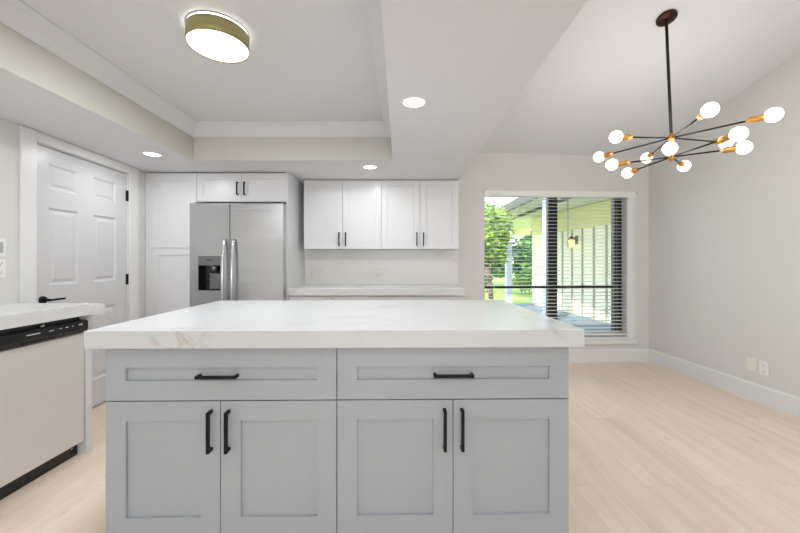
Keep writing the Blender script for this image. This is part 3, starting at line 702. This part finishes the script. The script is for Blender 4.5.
bm = new(); lathe(bm, [(0, 0.09), (0.02, 0.085), (0.10, 0.02), (0.10, 0.0), (0, 0.0)], (0, 0.13, 0), n=4, smooth=False); box(bm, -0.02, 0.02, 0.0, 0.13, 0.03, 0.05); box(bm, -0.05, 0.05, 0, 0.012, -0.10, 0.10); obj('cap', bm, M['wframe'], lt)
bm = new(); lathe(bm, [(0, 0), (0.075, 0), (0.055, -0.17), (0, -0.17)], (0, 0.13, 0), n=4, smooth=False); obj('lantern_glass', bm, M['lamp'], lt)

def foliage(cx, cy, cz, rx, ry, rz, n, size, shell=0.35):
    bm = new()
    for _ in range(n):
        v = Vector((random.gauss(0, 1), random.gauss(0, 1), random.gauss(0, 1))).normalized()
        r = (shell+(1-shell)*random.random())**0.6
        bmp = 1+0.18*math.sin(5*v.x+3*v.z+cx)+0.14*math.sin(7*v.y+4*v.z)
        p = Vector((cx+v.x*rx*r*bmp, cy+v.y*ry*r*bmp, cz+v.z*rz*r*bmp))
        s = size*random.uniform(0.6, 1.3)
        q = Vector((random.gauss(0, 1), random.gauss(0, 1), random.gauss(0, 1.0))).normalized().to_track_quat('Z', 'Y')
        bm.faces.new([bm.verts.new(p+q@Vector(c)*s) for c in ((-1, 0, 0), (-0.2, -0.45, 0.05), (1, 0, 0), (-0.2, 0.45, 0.05))])
    return bm
def tree(name, label, x, y, h, tr, crowns, mt, n, size, lean=0.0, group=None):
    t = thing(name, label, 'tree', (x, y, -0.074), 0, group)
    bm = new(); pts = [Vector((lean*i/5*(1 if i % 2 else 0.8)*h*0.6, 0.04*math.sin(i*2), h*i/5)) for i in range(6)]
    for i in range(5): tube(bm, pts[i]+Vector((0, 0, 0.0 if i else 0.02)), pts[i+1], tr*(1-0.1*i), 10, tr*(1-0.1*(i+1)))
    for k in range(4):
        a = 2*PI*k/4+0.4; tube(bm, pts[3], pts[3]+Vector((math.cos(a)*h*0.22, math.sin(a)*h*0.22, h*0.35)), tr*0.5, 8, tr*0.2)
    obj('trunk', bm, M['bark'], t)
    B = new()
    for c in crowns:
        f = foliage(*c, int(n/len(crowns)), size); me = bpy.data.meshes.new('tmp'); f.to_mesh(me); f.free(); B.from_mesh(me); bpy.data.meshes.remove(me)
    obj('crown', B, mt, t)
    return t
tree('leafy_tree', 'bright yellow-green leafy tree at the left edge of the dining window', 2.30, 8.6, 1.9, 0.07, [(0.0, 0, 2.15, 0.50, 0.5, 0.55), (-0.35, 0, 1.7, 0.5, 0.5, 0.42), (0.02, 0.1, 1.55, 0.35, 0.4, 0.35)], M['leafy'], 6500, 0.055, lean=-0.25)
for i, (x, y, hh, rr, lab) in enumerate(((4.6, 18.0, 3.4, 1.15, 'dark green garden tree beyond the lawn, left of the further porch post'), (7.3, 18.6, 3.2, 1.15, 'dark green garden tree beyond the lawn, right of the further porch post'), (10.1, 19.4, 3.4, 1.2, 'dark green garden tree beyond the lawn, behind the dark mullion'))):
    tree('garden_tree', lab, x, y, hh*0.75, 0.15, [(0, 0, hh*0.62, rr, rr, hh*0.30), (0.0, 0.1, hh*0.34, rr*0.95, rr*0.95, hh*0.22)], M['leafd'], 5200, 0.17, group='trees beyond the lawn')
for x, y, w_, lab in ((5.1, 13.8, 0.72, 'trimmed green hedge bush on the lawn left of the window mullion'), (3.3, 14.5, 0.6, 'trimmed green hedge bush on the lawn behind the leafy tree')):
    t = thing('hedge_bush', lab, 'bush', (x, y, -0.074), 0, 'bushes on the lawn')
    obj('leaves', foliage(0, 0, 0.58, w_*0.85, 0.4, 0.38, 2600, 0.06), M['leafh'], t)
    bm = new()
    for k in range(5): tube(bm, (-0.3+0.15*k, 0, 0), (-0.4+0.2*k, 0.05, 0.6), 0.02, 8, 0.01)
    obj('stems', bm, M['bark'], t)
